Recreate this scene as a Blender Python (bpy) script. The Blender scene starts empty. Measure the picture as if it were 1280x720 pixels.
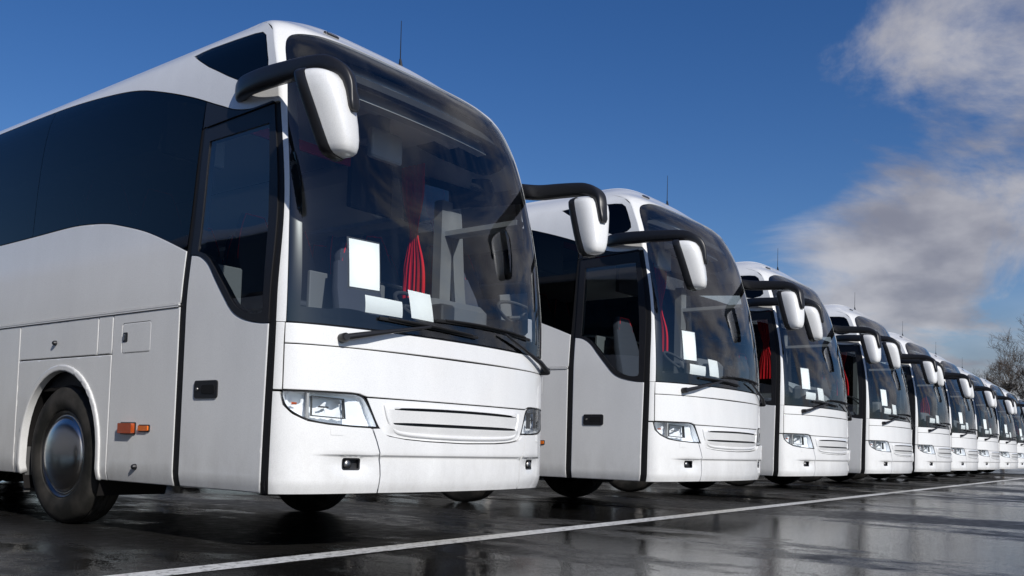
import bpy, math, random
import numpy as np
from mathutils import Vector, Matrix
from mathutils.geometry import delaunay_2d_cdt

scene = bpy.context.scene
C = scene.collection
R = math.radians

# ------------------------------------------------------------------ camera
F_PX, YAW, PITCH, ROLL = 1166.8, 0.90568, 0.05739, 0.02795
CAM = Vector((-3.34339, -4.38832, 0.65629)); CYP = 490.82
fw = Vector((math.sin(YAW) * math.cos(PITCH), math.cos(YAW) * math.cos(PITCH), math.sin(PITCH)))
rt = Vector((math.cos(YAW), -math.sin(YAW), 0)); up = rt.cross(fw)
rt2 = rt * math.cos(ROLL) + up * math.sin(ROLL); up2 = up * math.cos(ROLL) - rt * math.sin(ROLL)
cd = bpy.data.cameras.new('camera'); cam = bpy.data.objects.new('camera', cd); C.objects.link(cam)
M = Matrix((rt2, up2, -fw)).transposed().to_4x4(); M.translation = CAM
cam.matrix_world = M
cd.sensor_width = 36; cd.lens = F_PX * 36 / 1280; cd.shift_y = (CYP - 360) / 1280
cd.clip_start = 0.05; cd.clip_end = 5000
scene.camera = cam

# ------------------------------------------------------------------ light
SUN_TO = Vector((-0.30, -0.80, 0.52)).normalized()         # towards the sun
sun_el = math.asin(SUN_TO.z); sun_az = math.atan2(SUN_TO.x, SUN_TO.y)
world = bpy.data.worlds.new('World'); scene.world = world; world.use_nodes = True
nt = world.node_tree; nt.nodes.clear()
def wn(t, **k):
    n = nt.nodes.new(t)
    for a, v in k.items(): setattr(n, a, v)
    return n
def wl(a, b): nt.links.new(a, b)
def wmath(op, a, b=None, clamp=False):
    n = wn('ShaderNodeMath', operation=op, use_clamp=clamp)
    for i, v in enumerate((a, b)):
        if v is None: continue
        if isinstance(v, (int, float)): n.inputs[i].default_value = v
        else: wl(v, n.inputs[i])
    return n.outputs[0]
def wmaprange(v, a, b, c=0., d=1., smooth=True):
    n = wn('ShaderNodeMapRange'); n.interpolation_type = 'SMOOTHSTEP' if smooth else 'LINEAR'
    wl(v, n.inputs[0])
    for i, q in enumerate((a, b, c, d)): n.inputs[i + 1].default_value = q
    return n.outputs[0]
sky = wn('ShaderNodeTexSky', sky_type='NISHITA'); sky.sun_disc = False
sky.sun_elevation = sun_el; sky.sun_rotation = sun_az
sky.air_density = 1.0; sky.dust_density = 0.25; sky.ozone_density = 3.0
hsv = wn('ShaderNodeHueSaturation'); hsv.inputs['Hue'].default_value = 0.513; hsv.inputs['Saturation'].default_value = 1.3; hsv.inputs['Value'].default_value = 0.94
wl(sky.outputs[0], hsv.inputs['Color'])
tc = wn('ShaderNodeTexCoord'); sep = wn('ShaderNodeSeparateXYZ'); wl(tc.outputs['Generated'], sep.inputs[0])
# broken cloud layer: direction projected on a high flat layer
den = wmath('ADD', wmath('MAXIMUM', sep.outputs[2], 0.0), 0.34)
cmb = wn('ShaderNodeCombineXYZ'); wl(wmath('DIVIDE', sep.outputs[0], den), cmb.inputs[0]); wl(wmath('DIVIDE', sep.outputs[1], den), cmb.inputs[1])
cmb.inputs[2].default_value = 2.2
n1 = wn('ShaderNodeTexNoise'); n1.inputs['Scale'].default_value = 1.9; n1.inputs['Detail'].default_value = 9; n1.inputs['Roughness'].default_value = 0.6
n1.inputs['Distortion'].default_value = 0.5
wl(cmb.outputs[0], n1.inputs['Vector'])
ax = wn('ShaderNodeVectorMath', operation='DOT_PRODUCT'); 
hcv = wn('ShaderNodeCombineXYZ'); wl(sep.outputs[0], hcv.inputs[0]); wl(sep.outputs[1], hcv.inputs[1])
hnv = wn('ShaderNodeVectorMath', operation='NORMALIZE'); wl(hcv.outputs[0], hnv.inputs[0]); wl(hnv.outputs[0], ax.inputs[0])
ax.inputs[1].default_value = (math.sin(R(105)), math.cos(R(105)), 0)
bias = wmaprange(ax.outputs['Value'], 0.71, 0.88, -0.27, 0.085)
dens = wmath('ADD', n1.outputs[0], bias)
cov = wmaprange(dens, 0.47, 0.66)
low = wmaprange(sep.outputs[2], 0.02, 0.20, 0.75, 0.0)
cov = wmath('MAXIMUM', wmath('MULTIPLY', cov, 0.88), wmath('MULTIPLY', low, wmaprange(ax.outputs['Value'], 0.80, 0.93)))
n2 = wn('ShaderNodeTexNoise'); n2.inputs['Scale'].default_value = 3.6; n2.inputs['Detail'].default_value = 6
wl(cmb.outputs[0], n2.inputs['Vector'])
ccol = wn('ShaderNodeMix', data_type='RGBA'); wl(wmaprange(n2.outputs[0], 0.35, 0.65), ccol.inputs[0])
ccol.inputs[6].default_value = (2.7, 2.7, 3.2, 1); ccol.inputs[7].default_value = (6.0, 5.9, 6.2, 1)
mixc = wn('ShaderNodeMix', data_type='RGBA'); wl(cov, mixc.inputs[0]); 
hz = wn('ShaderNodeMix', data_type='RGBA'); wl(wmaprange(sep.outputs[2], 0.0, 0.16, 0.85, 0.0), hz.inputs[0])
wl(hsv.outputs[0], hz.inputs[6]); hz.inputs[7].default_value = (2.3, 2.75, 3.6, 1)
wl(hz.outputs[2], mixc.inputs[6]); wl(ccol.outputs[2], mixc.inputs[7])
bg = wn('ShaderNodeBackground'); bg.inputs['Strength'].default_value = 0.09
wl(mixc.outputs[2], bg.inputs['Color'])
wo = wn('ShaderNodeOutputWorld'); wl(bg.outputs[0], wo.inputs['Surface'])

sl = bpy.data.lights.new('sun', 'SUN'); sl.energy = 4.1; sl.angle = R(0.53); sl.color = (1.0, 0.965, 0.91)
so = bpy.data.objects.new('sun', sl); C.objects.link(so)
so.rotation_euler = (-SUN_TO).to_track_quat('-Z', 'Y').to_euler(); so.location = (0, -30, 30)
scene.view_settings.view_transform = 'Standard'; scene.view_settings.look = 'None'
scene.view_settings.exposure = 0.0; scene.view_settings.gamma = 1.0
scene.view_settings.use_curve_mapping = False
scene.render.engine = 'CYCLES'
scene.cycles.transparent_max_bounces = 24; scene.cycles.max_bounces = 10
scene.cycles.sample_clamp_indirect = 6.0

# ------------------------------------------------------------------ materials
MATS = {}
def mat(name, col=(.5, .5, .5), rough=.5, metal=0., spec=.5, coat=0., coat_r=.05):
    m = bpy.data.materials.new(name); m.use_nodes = True
    b = m.node_tree.nodes['Principled BSDF']
    b.inputs['Base Color'].default_value = (*col, 1); b.inputs['Roughness'].default_value = rough
    b.inputs['Metallic'].default_value = metal; b.inputs['Specular IOR Level'].default_value = spec
    b.inputs['Coat Weight'].default_value = coat; b.inputs['Coat Roughness'].default_value = coat_r
    MATS[name] = m
    return m, b, m.node_tree
def ramp(t, src, p0, c0, p1, c1):
    r = t.nodes.new('ShaderNodeValToRGB'); t.links.new(src, r.inputs[0])
    e = r.color_ramp.elements; e[0].position = p0; e[1].position = p1
    e[0].color = (*c0, 1) if hasattr(c0, '__len__') else (c0, c0, c0, 1)
    e[1].color = (*c1, 1) if hasattr(c1, '__len__') else (c1, c1, c1, 1)
    return r.outputs[0]
def noise(t, scale, detail=3, rough=.5, mapping=None, coord='Object', dist=0.):
    tcn = t.nodes.new('ShaderNodeTexCoord'); n = t.nodes.new('ShaderNodeTexNoise')
    src = tcn.outputs[coord]
    if mapping:
        mp = t.nodes.new('ShaderNodeMapping'); mp.inputs['Scale'].default_value = mapping; t.links.new(src, mp.inputs[0]); src = mp.outputs[0]
    t.links.new(src, n.inputs['Vector']); n.inputs['Scale'].default_value = scale
    n.inputs['Detail'].default_value = detail; n.inputs['Roughness'].default_value = rough; n.inputs['Distortion'].default_value = dist
    return n.outputs[0]
def bump(t, b, h, strength, dist=.01, prev=None):
    bn = t.nodes.new('ShaderNodeBump'); bn.inputs['Strength'].default_value = strength; bn.inputs['Distance'].default_value = dist
    t.links.new(h, bn.inputs['Height'])
    if prev: t.links.new(prev, bn.inputs['Normal'])
    t.links.new(bn.outputs[0], b.inputs['Normal'])
    return bn.outputs[0]

# white coach paint: faint road film, drying rain drops
m, b, t = mat('white_paint', (.8, .8, .79), .34, coat=.8, coat_r=.04)
f1 = noise(t, 2.3, 5, .6, (1, 1, .35)); f2 = noise(t, 190, 2, .6)
c1 = ramp(t, f1, .3, (.74, .74, .735), .7, (.83, .83, .82))
mx = t.nodes.new('ShaderNodeMix'); mx.data_type = 'RGBA'; mx.blend_type = 'MULTIPLY'
t.links.new(c1, mx.inputs[6]); t.links.new(ramp(t, f2, .36, .80, .56, 1.0), mx.inputs[7]); mx.inputs[0].default_value = .45
# road spray thrown up on the skirts
tcs = t.nodes.new('ShaderNodeTexCoord'); sx_ = t.nodes.new('ShaderNodeSeparateXYZ'); t.links.new(tcs.outputs['Object'], sx_.inputs[0])
mrs = t.nodes.new('ShaderNodeMapRange'); t.links.new(sx_.outputs[2], mrs.inputs[0])
for i_, q_ in enumerate((.34, .80, .34, 0.)): mrs.inputs[i_ + 1].default_value = q_
spr = t.nodes.new('ShaderNodeMath'); spr.operation = 'MULTIPLY'; t.links.new(mrs.outputs[0], spr.inputs[0]); t.links.new(ramp(t, noise(t, 7, 6, .7, (1, 1, .5)), .35, 0., .75, 1.), spr.inputs[1])
mxs = t.nodes.new('ShaderNodeMix'); mxs.data_type = 'RGBA'; t.links.new(spr.outputs[0], mxs.inputs[0]); t.links.new(mx.outputs[2], mxs.inputs[6]); mxs.inputs[7].default_value = (.30, .28, .25, 1)
t.links.new(mxs.outputs[2], b.inputs['Base Color'])
t.links.new(ramp(t, f1, .3, .46, .7, .30), b.inputs['Roughness'])
bump(t, b, ramp(t, f2, .55, 0., .72, 1.), .12, .002)
mat('black_rubber', (.012, .012, .013), .55, spec=.3)
mat('black_plastic', (.014, .014, .016), .38, spec=.45)
m, b, t = mat('black_frit', (.006, .006, .007), .25, spec=.3)
mat('matt_black', (.012, .012, .013), .7, spec=.2)
mat('undercarriage', (.012, .011, .011), .85, spec=.15)
mat('mudflap_grey', (.07, .07, .07), .8)
mat('seam_grey', (.32, .32, .32), .45)
mat('chrome', (.62, .63, .65), .06, metal=1.)
mat('hub_metal', (.58, .56, .53), .24, metal=1.)
mat('dark_chrome', (.30, .29, .28), .35, metal=1.)
mat('reflector', (.9, .92, .95), .2, metal=.15)
mat('amber', (.75, .16, .01), .18, coat=1.)
mat('amber_dark', (.38, .06, .008), .18, coat=1.)
mat('red_lamp', (.35, .01, .01), .2, coat=1.)
mat('mirror_glass', (.8, .82, .84), .01, metal=1.)
m, b, t = mat('tyre', (.022, .021, .02), .75, spec=.25)
bump(t, b, noise(t, 60, 4), .3, .004)
t.links.new(ramp(t, noise(t, 5, 4), .4, (.014, .014, .013), .75, (.06, .055, .05)), b.inputs['Base Color'])
m, b, t = mat('interior_grey', (.27, .28, .30), .6); bump(t, b, noise(t, 120, 2), .1, .002)
mat('interior_pale', (.72, .72, .72), .6)
mat('interior_light', (.42, .43, .44), .55)
mat('interior_mid', (.13, .135, .145), .6)
mat('interior_dark', (.035, .037, .042), .55)
m, b, t = mat('seat_fabric', (.055, .06, .08), .9, spec=.2); bump(t, b, noise(t, 200, 2), .3, .003)
mat('seat_piping', (.55, .02, .03), .7)
m, b, t = mat('red_curtain', (.62, .012, .02), .85, spec=.2)
m, b, t = mat('paper', (.86, .87, .88), .8, spec=.2)
m, b, t = mat('bark', (.13, .105, .085), .9, spec=.2); bump(t, b, noise(t, 30, 4), .5, .02)

def glass(name, tint, ior=1.5, rough=.0, streak=False, gtint=(1, 1, 1)):
    m = bpy.data.materials.new(name); m.use_nodes = True; t = m.node_tree; t.nodes.clear()
    o = t.nodes.new('ShaderNodeOutputMaterial'); mix = t.nodes.new('ShaderNodeMixShader')
    tr = t.nodes.new('ShaderNodeBsdfTransparent'); gl = t.nodes.new('ShaderNodeBsdfGlossy')
    fr = t.nodes.new('ShaderNodeFresnel'); fr.inputs['IOR'].default_value = ior
    tr.inputs['Color'].default_value = (*tint, 1); gl.inputs['Roughness'].default_value = rough; gl.inputs['Color'].default_value = (*gtint, 1)
    t.links.new(fr.outputs[0], mix.inputs[0]); t.links.new(tr.outputs[0], mix.inputs[1]); t.links.new(gl.outputs[0], mix.inputs[2])
    out = mix.outputs[0]
    # slight waviness of large panes
    bn = t.nodes.new('ShaderNodeBump'); bn.inputs['Strength'].default_value = .05; bn.inputs['Distance'].default_value = .02
    t.links.new(noise(t, 1.3, 1), bn.inputs['Height']); t.links.new(bn.outputs[0], gl.inputs['Normal'])
    if streak:   # dried water film and wiped dust
        df = t.nodes.new('ShaderNodeBsdfDiffuse'); df.inputs['Color'].default_value = (.55, .58, .62, 1)
        s = ramp(t, noise(t, 3.0, 5, .62, (2.6, 1, .35), dist=.6), .52, 0., .85, .018)
        m2 = t.nodes.new('ShaderNodeMixShader'); t.links.new(s, m2.inputs[0]); t.links.new(out, m2.inputs[1]); t.links.new(df.outputs[0], m2.inputs[2]); out = m2.outputs[0]
    t.links.new(out, o.inputs['Surface']); MATS[name] = m
glass('windscreen_glass', (.88, .92, .93), 1.68, streak=True)
glass('door_glass', (.72, .80, .80), 1.9)
glass('tinted_glass', (.10, .105, .11), 1.42, .01, gtint=(.9, .88, .86))
glass('lens_glass', (.95, .97, .98), 1.25)

# wet asphalt
m, b, t = mat('wet_asphalt', (.03, .03, .032), .3, spec=.42)
big = noise(t, .33, 5, .55, (1.0, .36, 1)); fine = noise(t, 90, 4, .7); mid = noise(t, 9, 5, .65)
agg = t.nodes.new('ShaderNodeTexVoronoi'); agg.inputs['Scale'].default_value = 95
tcn = t.nodes.new('ShaderNodeTexCoord'); t.links.new(tcn.outputs['Object'], agg.inputs['Vector'])
rag = noise(t, 2.6, 6, .65, (1.0, .55, 1)); ad = t.nodes.new('ShaderNodeMath'); ad.operation = 'MULTIPLY_ADD'; t.links.new(rag, ad.inputs[0]); ad.inputs[1].default_value = .45; t.links.new(big, ad.inputs[2])
wet = ramp(t, ad.outputs[0], .67, 0., .77, 1.)
def mx2(fac, a, bb):
    n = t.nodes.new('ShaderNodeMix'); n.data_type = 'FLOAT'
    for s, v in zip((0, 2, 3), (fac, a, bb)):
        if isinstance(v, (int, float)): n.inputs[s].default_value = v
        else: t.links.new(v, n.inputs[s])
    return n.outputs[0]
rgh = mx2(wet, ramp(t, mid, .3, .28, .7, .5), ramp(t, mid, .42, .02, .70, .10))
t.links.new(rgh, b.inputs['Roughness']); t.links.new(mx2(wet, .16, .55), b.inputs['Specular IOR Level'])
t.links.new(ramp(t, fine, .3, (.005, .0048, .0047), .75, (.024, .023, .022)), b.inputs['Base Color'])
hb = mx2(wet, 1.0, 0.22); hm = t.nodes.new('ShaderNodeMath'); hm.operation = 'MULTIPLY'; t.links.new(agg.outputs[0], hm.inputs[0]); t.links.new(hb, hm.inputs[1])
p = bump(t, b, hm.outputs[0], .5, .005)
bump(t, b, noise(t, 14, 4, .6), .06, .012, p)
m, b, t = mat('line_paint', (.72, .72, .70), .35)
t.links.new(ramp(t, noise(t, 22, 6, .7), .33, (.10, .095, .09), .50, (.76, .76, .74)), b.inputs['Base Color'])
bump(t, b, noise(t, 110, 3), .3, .004)
m, b, t = mat('thin_line_paint', (.42, .42, .41), .3)
t.links.new(ramp(t, noise(t, 14, 6, .7), .35, (.10, .10, .10), .5, (.7, .7, .69)), b.inputs['Base Color'])

# ------------------------------------------------------------------ mesh helpers
def link(name, me, material, parent=None):
    o = bpy.data.objects.new(name, me); C.objects.link(o)
    if material and not me.materials: me.materials.append(MATS[material])
    if parent: o.parent = parent
    return o
def build(name, datas, material, parent=None):
    """datas: list of (V Nx3, faces, normals Nx3)"""
    V = []; Fc = []; N = []; k = 0
    for v, f, n in datas:
        V.extend(map(tuple, v)); N.extend(map(tuple, n)); Fc.extend([tuple(i + k for i in q) for q in f]); k += len(v)
    me = bpy.data.meshes.new(name); me.from_pydata(V, [], Fc)
    me.polygons.foreach_set('use_smooth', [True] * len(me.polygons))
    me.update(); me.normals_split_custom_set_from_vertices(N)
    return link(name, me, material, parent)

# body profile tables over height (metres)
ZK = np.array([.28, .35, .43, 1.45, 2.0, 2.6, 3.034, 3.276, 3.412, 3.498, 3.54])
WK = np.array([1.226, 1.258, 1.275, 1.275, 1.239, 1.207, 1.161, 1.084, .928, .766, .674])
YK = np.array([-.32, -.357, -.376, -.315, -.233, -.055, .114, .253, .465, .576, .645])
ZC = np.array([.28, .35, .43, 1.45, 2.0, 2.6, 3.034, 3.21, 3.31, 3.41, 3.498, 3.54])
CK = np.array([.394, .394, .394, .314, .243, .166, .126, .13, .19, .29, .35, .37])
PK = np.array([2., 2., 2., 2., 2., 2., 2., 2.1, 3.0, 4.0, 4.0, 4.0])
def pchip(x, y, q):
    h = np.diff(x); d = np.diff(y) / h; mm = np.zeros_like(y)
    for i in range(1, len(x) - 1):
        if d[i - 1] * d[i] > 0:
            w1 = 2 * h[i] + h[i - 1]; w2 = h[i] + 2 * h[i - 1]; mm[i] = (w1 + w2) / (w1 / d[i - 1] + w2 / d[i])
    mm[0] = d[0]; mm[-1] = d[-1]
    i = np.clip(np.searchsorted(x, q) - 1, 0, len(x) - 2); s = (q - x[i]) / h[i]
    return (2*s**3 - 3*s**2 + 1)*y[i] + (s**3 - 2*s**2 + s)*h[i]*mm[i] + (-2*s**3 + 3*s**2)*y[i+1] + (s**3 - s**2)*h[i]*mm[i+1]
ZT = np.linspace(.28, 3.54, 2600); WT = pchip(ZK, WK, ZT); YT = pchip(ZK, YK, ZT); CT = pchip(ZC, CK, ZT); PT = np.interp(ZT, ZC, PK)
def wz(z): return np.interp(z, ZT, WT)
def yfz(z): return np.interp(z, ZT, YT)
def cz(z): return np.interp(z, ZT, CT)
def ycz(z): return yfz(z) + cz(z)
def sstep(e0, e1, x):
    s = np.clip((x - e0) / (e1 - e0), 0, 1); return s * s * (3 - 2 * s)
def mk_surf(pos, outward):
    def S(a, bb, off=0.):
        a = np.asarray(a, float); bb = np.asarray(bb, float); h = 2e-3
        P = pos(a, bb); da = pos(a + h, bb) - pos(a - h, bb); db = pos(a, bb + h) - pos(a, bb - h)
        n = np.cross(da, db); n /= np.linalg.norm(n, axis=1)[:, None] + 1e-12
        o = outward(a, bb); sg = np.sign((n * o).sum(1)); sg[sg == 0] = 1; n *= sg[:, None]
        off = np.asarray(off, float)
        return P + n * (off[:, None] if off.ndim else off), n
    return S
def fpos(t, z):      # plan outline at height z: flat nose with rounded corners
    p = np.interp(z, ZT, PT); s = np.abs(np.sin(t))
    return np.stack([wz(z) * np.sin(t), yfz(z) + cz(z) * (1 - np.sign(np.cos(t)) * np.maximum(1 - s ** p, 0) ** (1 / p)), z + 0 * t], -1)
front = mk_surf(fpos, lambda t, z: np.stack([np.sin(t), -np.cos(t) - .01, 0 * t], -1))
def crease(x, z): return .020 * sstep(.566, .584, z) * (1 - sstep(.93, 1.12, np.abs(x)))
def bpos(t, z):
    P, n = front(t, z); x = P[:, 0]
    # shallow scoop round the fog lamp
    g = np.exp(-(((np.abs(x) - .87) / .11) ** 2 + ((z - .522) / .05) ** 2) ** 1.4)
    return P + n * (crease(x, z) - .016 * g)[:, None]
bumper_s = mk_surf(bpos, lambda t, z: np.stack([np.sin(t), -np.cos(t) - .01, 0 * t], -1))
def gpos(t, z):
    P, n = front(t, z); x = np.abs(P[:, 0])
    tap = 1 - sstep(.60, .66, x + .10 * (z < 0))
    h = np.where(z > .867, .016 * (1 - sstep(.867, .905, z)), np.where(z > .773, .004 + .020 * (z - .773) / .094, .022 * sstep(.69, .773, z)))
    ledge = .010 * sstep(.675, .70, z) * (1 - sstep(.62, .75, x))
    return P + n * (h * tap + ledge * 0)[:, None]
grille_s = mk_surf(gpos, lambda t, z: np.stack([np.sin(t), -np.cos(t) - .01, 0 * t], -1))
def side_s(sg):
    return mk_surf(lambda y, z: np.stack([sg * wz(z), y + 0 * z, z + 0 * y], -1), lambda y, z: np.stack([sg + 0 * y, 0 * y, 0 * y + .01], -1))
sideR = side_s(-1); sideL = side_s(1)
def TX(x, z): return float(np.arcsin(np.clip(x / wz(z), -1, 1)))
def xz(pts): return [(TX(x, z), z) for x, z in pts]
def mirror(pts): return pts + [(-a, z) for a, z in reversed(pts)]      # half outline (t<0) -> whole, symmetric in t

def inside(poly, x, y):
    p = np.asarray(poly); x0, y0 = p[:, 0], p[:, 1]; x1, y1 = np.roll(x0, -1), np.roll(y0, -1)
    x = np.asarray(x)[:, None]; y = np.asarray(y)[:, None]
    cr = ((y0 > y) != (y1 > y)) & (x < (x1 - x0) * (y - y0) / np.where(y1 == y0, 1e-12, y1 - y0) + x0)
    return cr.sum(1) % 2 == 1
def densify(poly, step):
    out = []
    for i, p in enumerate(poly):
        q = poly[(i + 1) % len(poly)]; L = math.hypot(q[0] - p[0], q[1] - p[1]); n = max(1, int(math.ceil(L / step)))
        out += [(p[0] + (q[0] - p[0]) * k / n, p[1] + (q[1] - p[1]) * k / n) for k in range(n)]
    return out
def dedupe(poly, e=1e-5):
    o = []
    for p in poly:
        if not o or math.hypot(p[0] - o[-1][0], p[1] - o[-1][1]) > e: o.append(p)
    if math.hypot(o[0][0] - o[-1][0], o[0][1] - o[-1][1]) < e: o.pop()
    return o
def patch(S, poly, holes=(), off=0., thick=.018, step=.08, rows=(), edge=None, bevel=0., cols=()):
    """a skin of surface S inside a 2-D outline, with edge walls going inwards"""
    loops = [densify(dedupe(list(l)), edge or step * .6) for l in (poly, *holes)]
    V = []; E = []
    for l in loops:
        k = len(V); V += l; E += [(k + i, k + (i + 1) % len(l)) for i in range(len(l))]
    nb = len(loops[0])
    if bevel: V = V + inset(loops[0], bevel)
    B = np.array(V)
    lo = B.min(0); hi = B.max(0)
    ga = np.arange(lo[0] + step * .5, hi[0], step); gb = np.arange(lo[1] + step * .5, hi[1], step)
    if len(cols): ga = np.unique(np.r_[ga, [r for r in cols if lo[0] < r < hi[0]]])
    if len(rows): gb = np.unique(np.r_[gb, [r for r in rows if lo[1] < r < hi[1]]])
    if len(ga) and len(gb):
        A, Bz = [q.ravel() for q in np.meshgrid(ga, gb)]
        ok = inside(loops[0], A, Bz)
        for h in loops[1:]: ok &= ~inside(h, A, Bz)
        A, Bz = A[ok], Bz[ok]
        if len(A):
            d = np.full(len(A), 9.)
            for s in range(0, len(B), 200): d = np.minimum(d, np.hypot(A[:, None] - B[None, s:s+200, 0], Bz[:, None] - B[None, s:s+200, 1]).min(1))
            ok = d > (.003 if len(cols) else min(step * .3, .02)); V += list(zip(A[ok], Bz[ok]))
    r = delaunay_2d_cdt([Vector(q) for q in V], E, [], 0, 1e-6)
    P2 = np.array([(q[0], q[1]) for q in r[0]]); tri = np.array([f for f in r[2]])
    cen = P2[tri].mean(1); ok = inside(loops[0], cen[:, 0], cen[:, 1])
    for h in loops[1:]: ok &= ~inside(h, cen[:, 0], cen[:, 1])
    tri = tri[ok]
    offs = off(P2[:, 0], P2[:, 1]) if callable(off) else off
    if bevel:
        L0 = np.array(loops[0]); dd = np.full(len(P2), 9.)
        for q in range(0, nb, 200): dd = np.minimum(dd, np.hypot(P2[:, None, 0] - L0[None, q:q+200, 0], P2[:, None, 1] - L0[None, q:q+200, 1]).min(1))
        rim = dd < 1e-4; offs = np.where(rim, offs - bevel * .55, offs)
    P, N = S(P2[:, 0], P2[:, 1], offs)
    if bevel:
        ar0 = np.sum(L0[:, 0] * np.roll(L0[:, 1], -1) - np.roll(L0[:, 0], -1) * L0[:, 1]); I0 = np.array(inset(loops[0], bevel))
        pa, _ = S(L0[:, 0], L0[:, 1], 0.); pb, _ = S(I0[:, 0], I0[:, 1], 0.); od = pa - pb; od /= np.linalg.norm(od, axis=1)[:, None] + 1e-12
        for i in np.nonzero(rim)[0]:
            k = int(np.hypot(*(L0 - P2[i]).T).argmin()); nn = N[i] + od[k] * .9; N[i] = nn / np.linalg.norm(nn)
    fn = np.cross(P[tri[:, 1]] - P[tri[:, 0]], P[tri[:, 2]] - P[tri[:, 0]])
    fl = (fn * N[tri[:, 0]]).sum(1) < 0; tri[fl] = tri[fl][:, ::-1]
    data = [(P, tri.tolist(), N)]
    if thick:
        for li, l in enumerate(loops):
            L = np.array(l); o2 = off(L[:, 0], L[:, 1]) if callable(off) else off
            a, n = S(L[:, 0], L[:, 1], o2 - bevel * .55 if li == 0 else o2); bq = a - n * thick
            tg = np.roll(a, -1, 0) - np.roll(a, 1, 0); sn = np.cross(tg, n); sn /= np.linalg.norm(sn, axis=1)[:, None] + 1e-12
            # outward test against outline area sign
            ar = 0.5 * np.sum(L[:, 0] * np.roll(L[:, 1], -1) - np.roll(L[:, 0], -1) * L[:, 1])
            m0 = len(l); f = []
            eps = 1e-4
            mid = (a[0] + a[1]) / 2
            # orientation: compare with a point slightly inside
            e2 = L[1] - L[0]; inn = np.array([-e2[1], e2[0]]); inn = inn / (np.linalg.norm(inn) + 1e-12) * 2e-3 * (1 if ar > 0 else -1) * (1 if li == 0 else -1)
            mm = (L[0] + L[1]) / 2 + inn
            pin, _ = S(np.array([mm[0]]), np.array([mm[1]]), 0.)
            mo, _ = S(np.array([(L[0] + L[1])[0] / 2]), np.array([(L[0] + L[1])[1] / 2]), 0.)
            if np.dot(sn[0], mo[0] - pin[0]) < 0: sn = -sn; rev = True
            else: rev = False
            for i in range(m0):
                j = (i + 1) % m0; q = (i, j, m0 + j, m0 + i); f.append(q if rev else q[::-1])
            data.append((np.vstack([a, bq]), f, np.vstack([sn, sn])))
    return data
def panel(name, material, S, poly, parent=None, **k): return build(name, patch(S, poly, **k), material, parent)
def rrect(x0, x1, y0, y1, r, n=4):
    pts = []
    for cx, cy, a0 in ((x1 - r, y1 - r, 0), (x0 + r, y1 - r, 90), (x0 + r, y0 + r, 180), (x1 - r, y0 + r, 270)):
        for k in range(n + 1): a = R(a0 + 90 * k / n); pts.append((cx + r * math.cos(a), cy + r * math.sin(a)))
    return pts
def inset(poly, d):
    """move an outline inwards by d (outwards when negative)"""
    p = np.array(poly, float); ar = np.sum(p[:, 0] * np.roll(p[:, 1], -1) - np.roll(p[:, 0], -1) * p[:, 1]); s = 1 if ar > 0 else -1
    e0 = p - np.roll(p, 1, 0); e1 = np.roll(p, -1, 0) - p
    n0 = np.c_[-e0[:, 1], e0[:, 0]]; n1 = np.c_[-e1[:, 1], e1[:, 0]]
    n0 /= np.linalg.norm(n0, axis=1)[:, None] + 1e-12; n1 /= np.linalg.norm(n1, axis=1)[:, None] + 1e-12
    n = n0 + n1; n /= np.maximum((n * n0).sum(1), .35)[:, None]
    return [tuple(q) for q in p + n * d * s]
def smooth_curve(pts, n=6):
    """Catmull-Rom through open points"""
    p = [np.array(q, float) for q in pts]; p = [2 * p[0] - p[1]] + p + [2 * p[-1] - p[-2]]; out = []
    for i in range(1, len(p) - 2):
        for k in range(n):
            s = k / n; out.append(.5 * ((2*p[i]) + (p[i+1]-p[i-1])*s + (2*p[i-1]-5*p[i]+4*p[i+1]-p[i+2])*s*s + (3*p[i]-p[i-1]-3*p[i+1]+p[i+2])*s**3))
    out.append(p[-2]); return [tuple(q) for q in out]
def raw(name, V, Fc, material, parent=None, smooth=False, sharp=None):
    me = bpy.data.meshes.new(name); me.from_pydata([tuple(v) for v in V], [], [tuple(f) for f in Fc])
    if smooth:
        me.polygons.foreach_set('use_smooth', [True] * len(me.polygons))
        if sharp: me.set_sharp_from_angle(angle=R(sharp))
    me.update(); return link(name, me, material, parent)
def box_vf(x0, x1, y0, y1, z0, z1, r=0.):
    """box, or with r a box with chamfered vertical and horizontal edges"""
    if not r:
        V = [(x, y, z) for x in (x0, x1) for y in (y0, y1) for z in (z0, z1)]
        return V, [(0, 1, 3, 2), (4, 6, 7, 5), (0, 4, 5, 1), (2, 3, 7, 6), (0, 2, 6, 4), (1, 5, 7, 3)]
    V = []; Fc = []
    for z, i in ((z0, r), (z0 + r, 0), (z1 - r, 0), (z1, r)):
        for cx, cy, a0 in ((x1 - r - i*.7, y1 - r - i*.7, 0), (x0 + r + i*.7, y1 - r - i*.7, 90), (x0 + r + i*.7, y0 + r + i*.7, 180), (x1 - r - i*.7, y0 + r + i*.7, 270)):
            for k in range(4): a = R(a0 + 30 * k); V.append((cx + r * math.cos(a), cy + r * math.sin(a), z))
    for q in range(3):
        for i in range(16): j = (i + 1) % 16; Fc.append((q*16+i, q*16+j, q*16+16+j, q*16+16+i))
    Fc.append(tuple(range(15, -1, -1))); Fc.append(tuple(range(48, 64)))
    return V, Fc
def join_vf(parts):
    V = []; Fc = []
    for v, f in parts: k = len(V); V += list(v); Fc += [tuple(i + k for i in q) for q in f]
    return V, Fc
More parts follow.
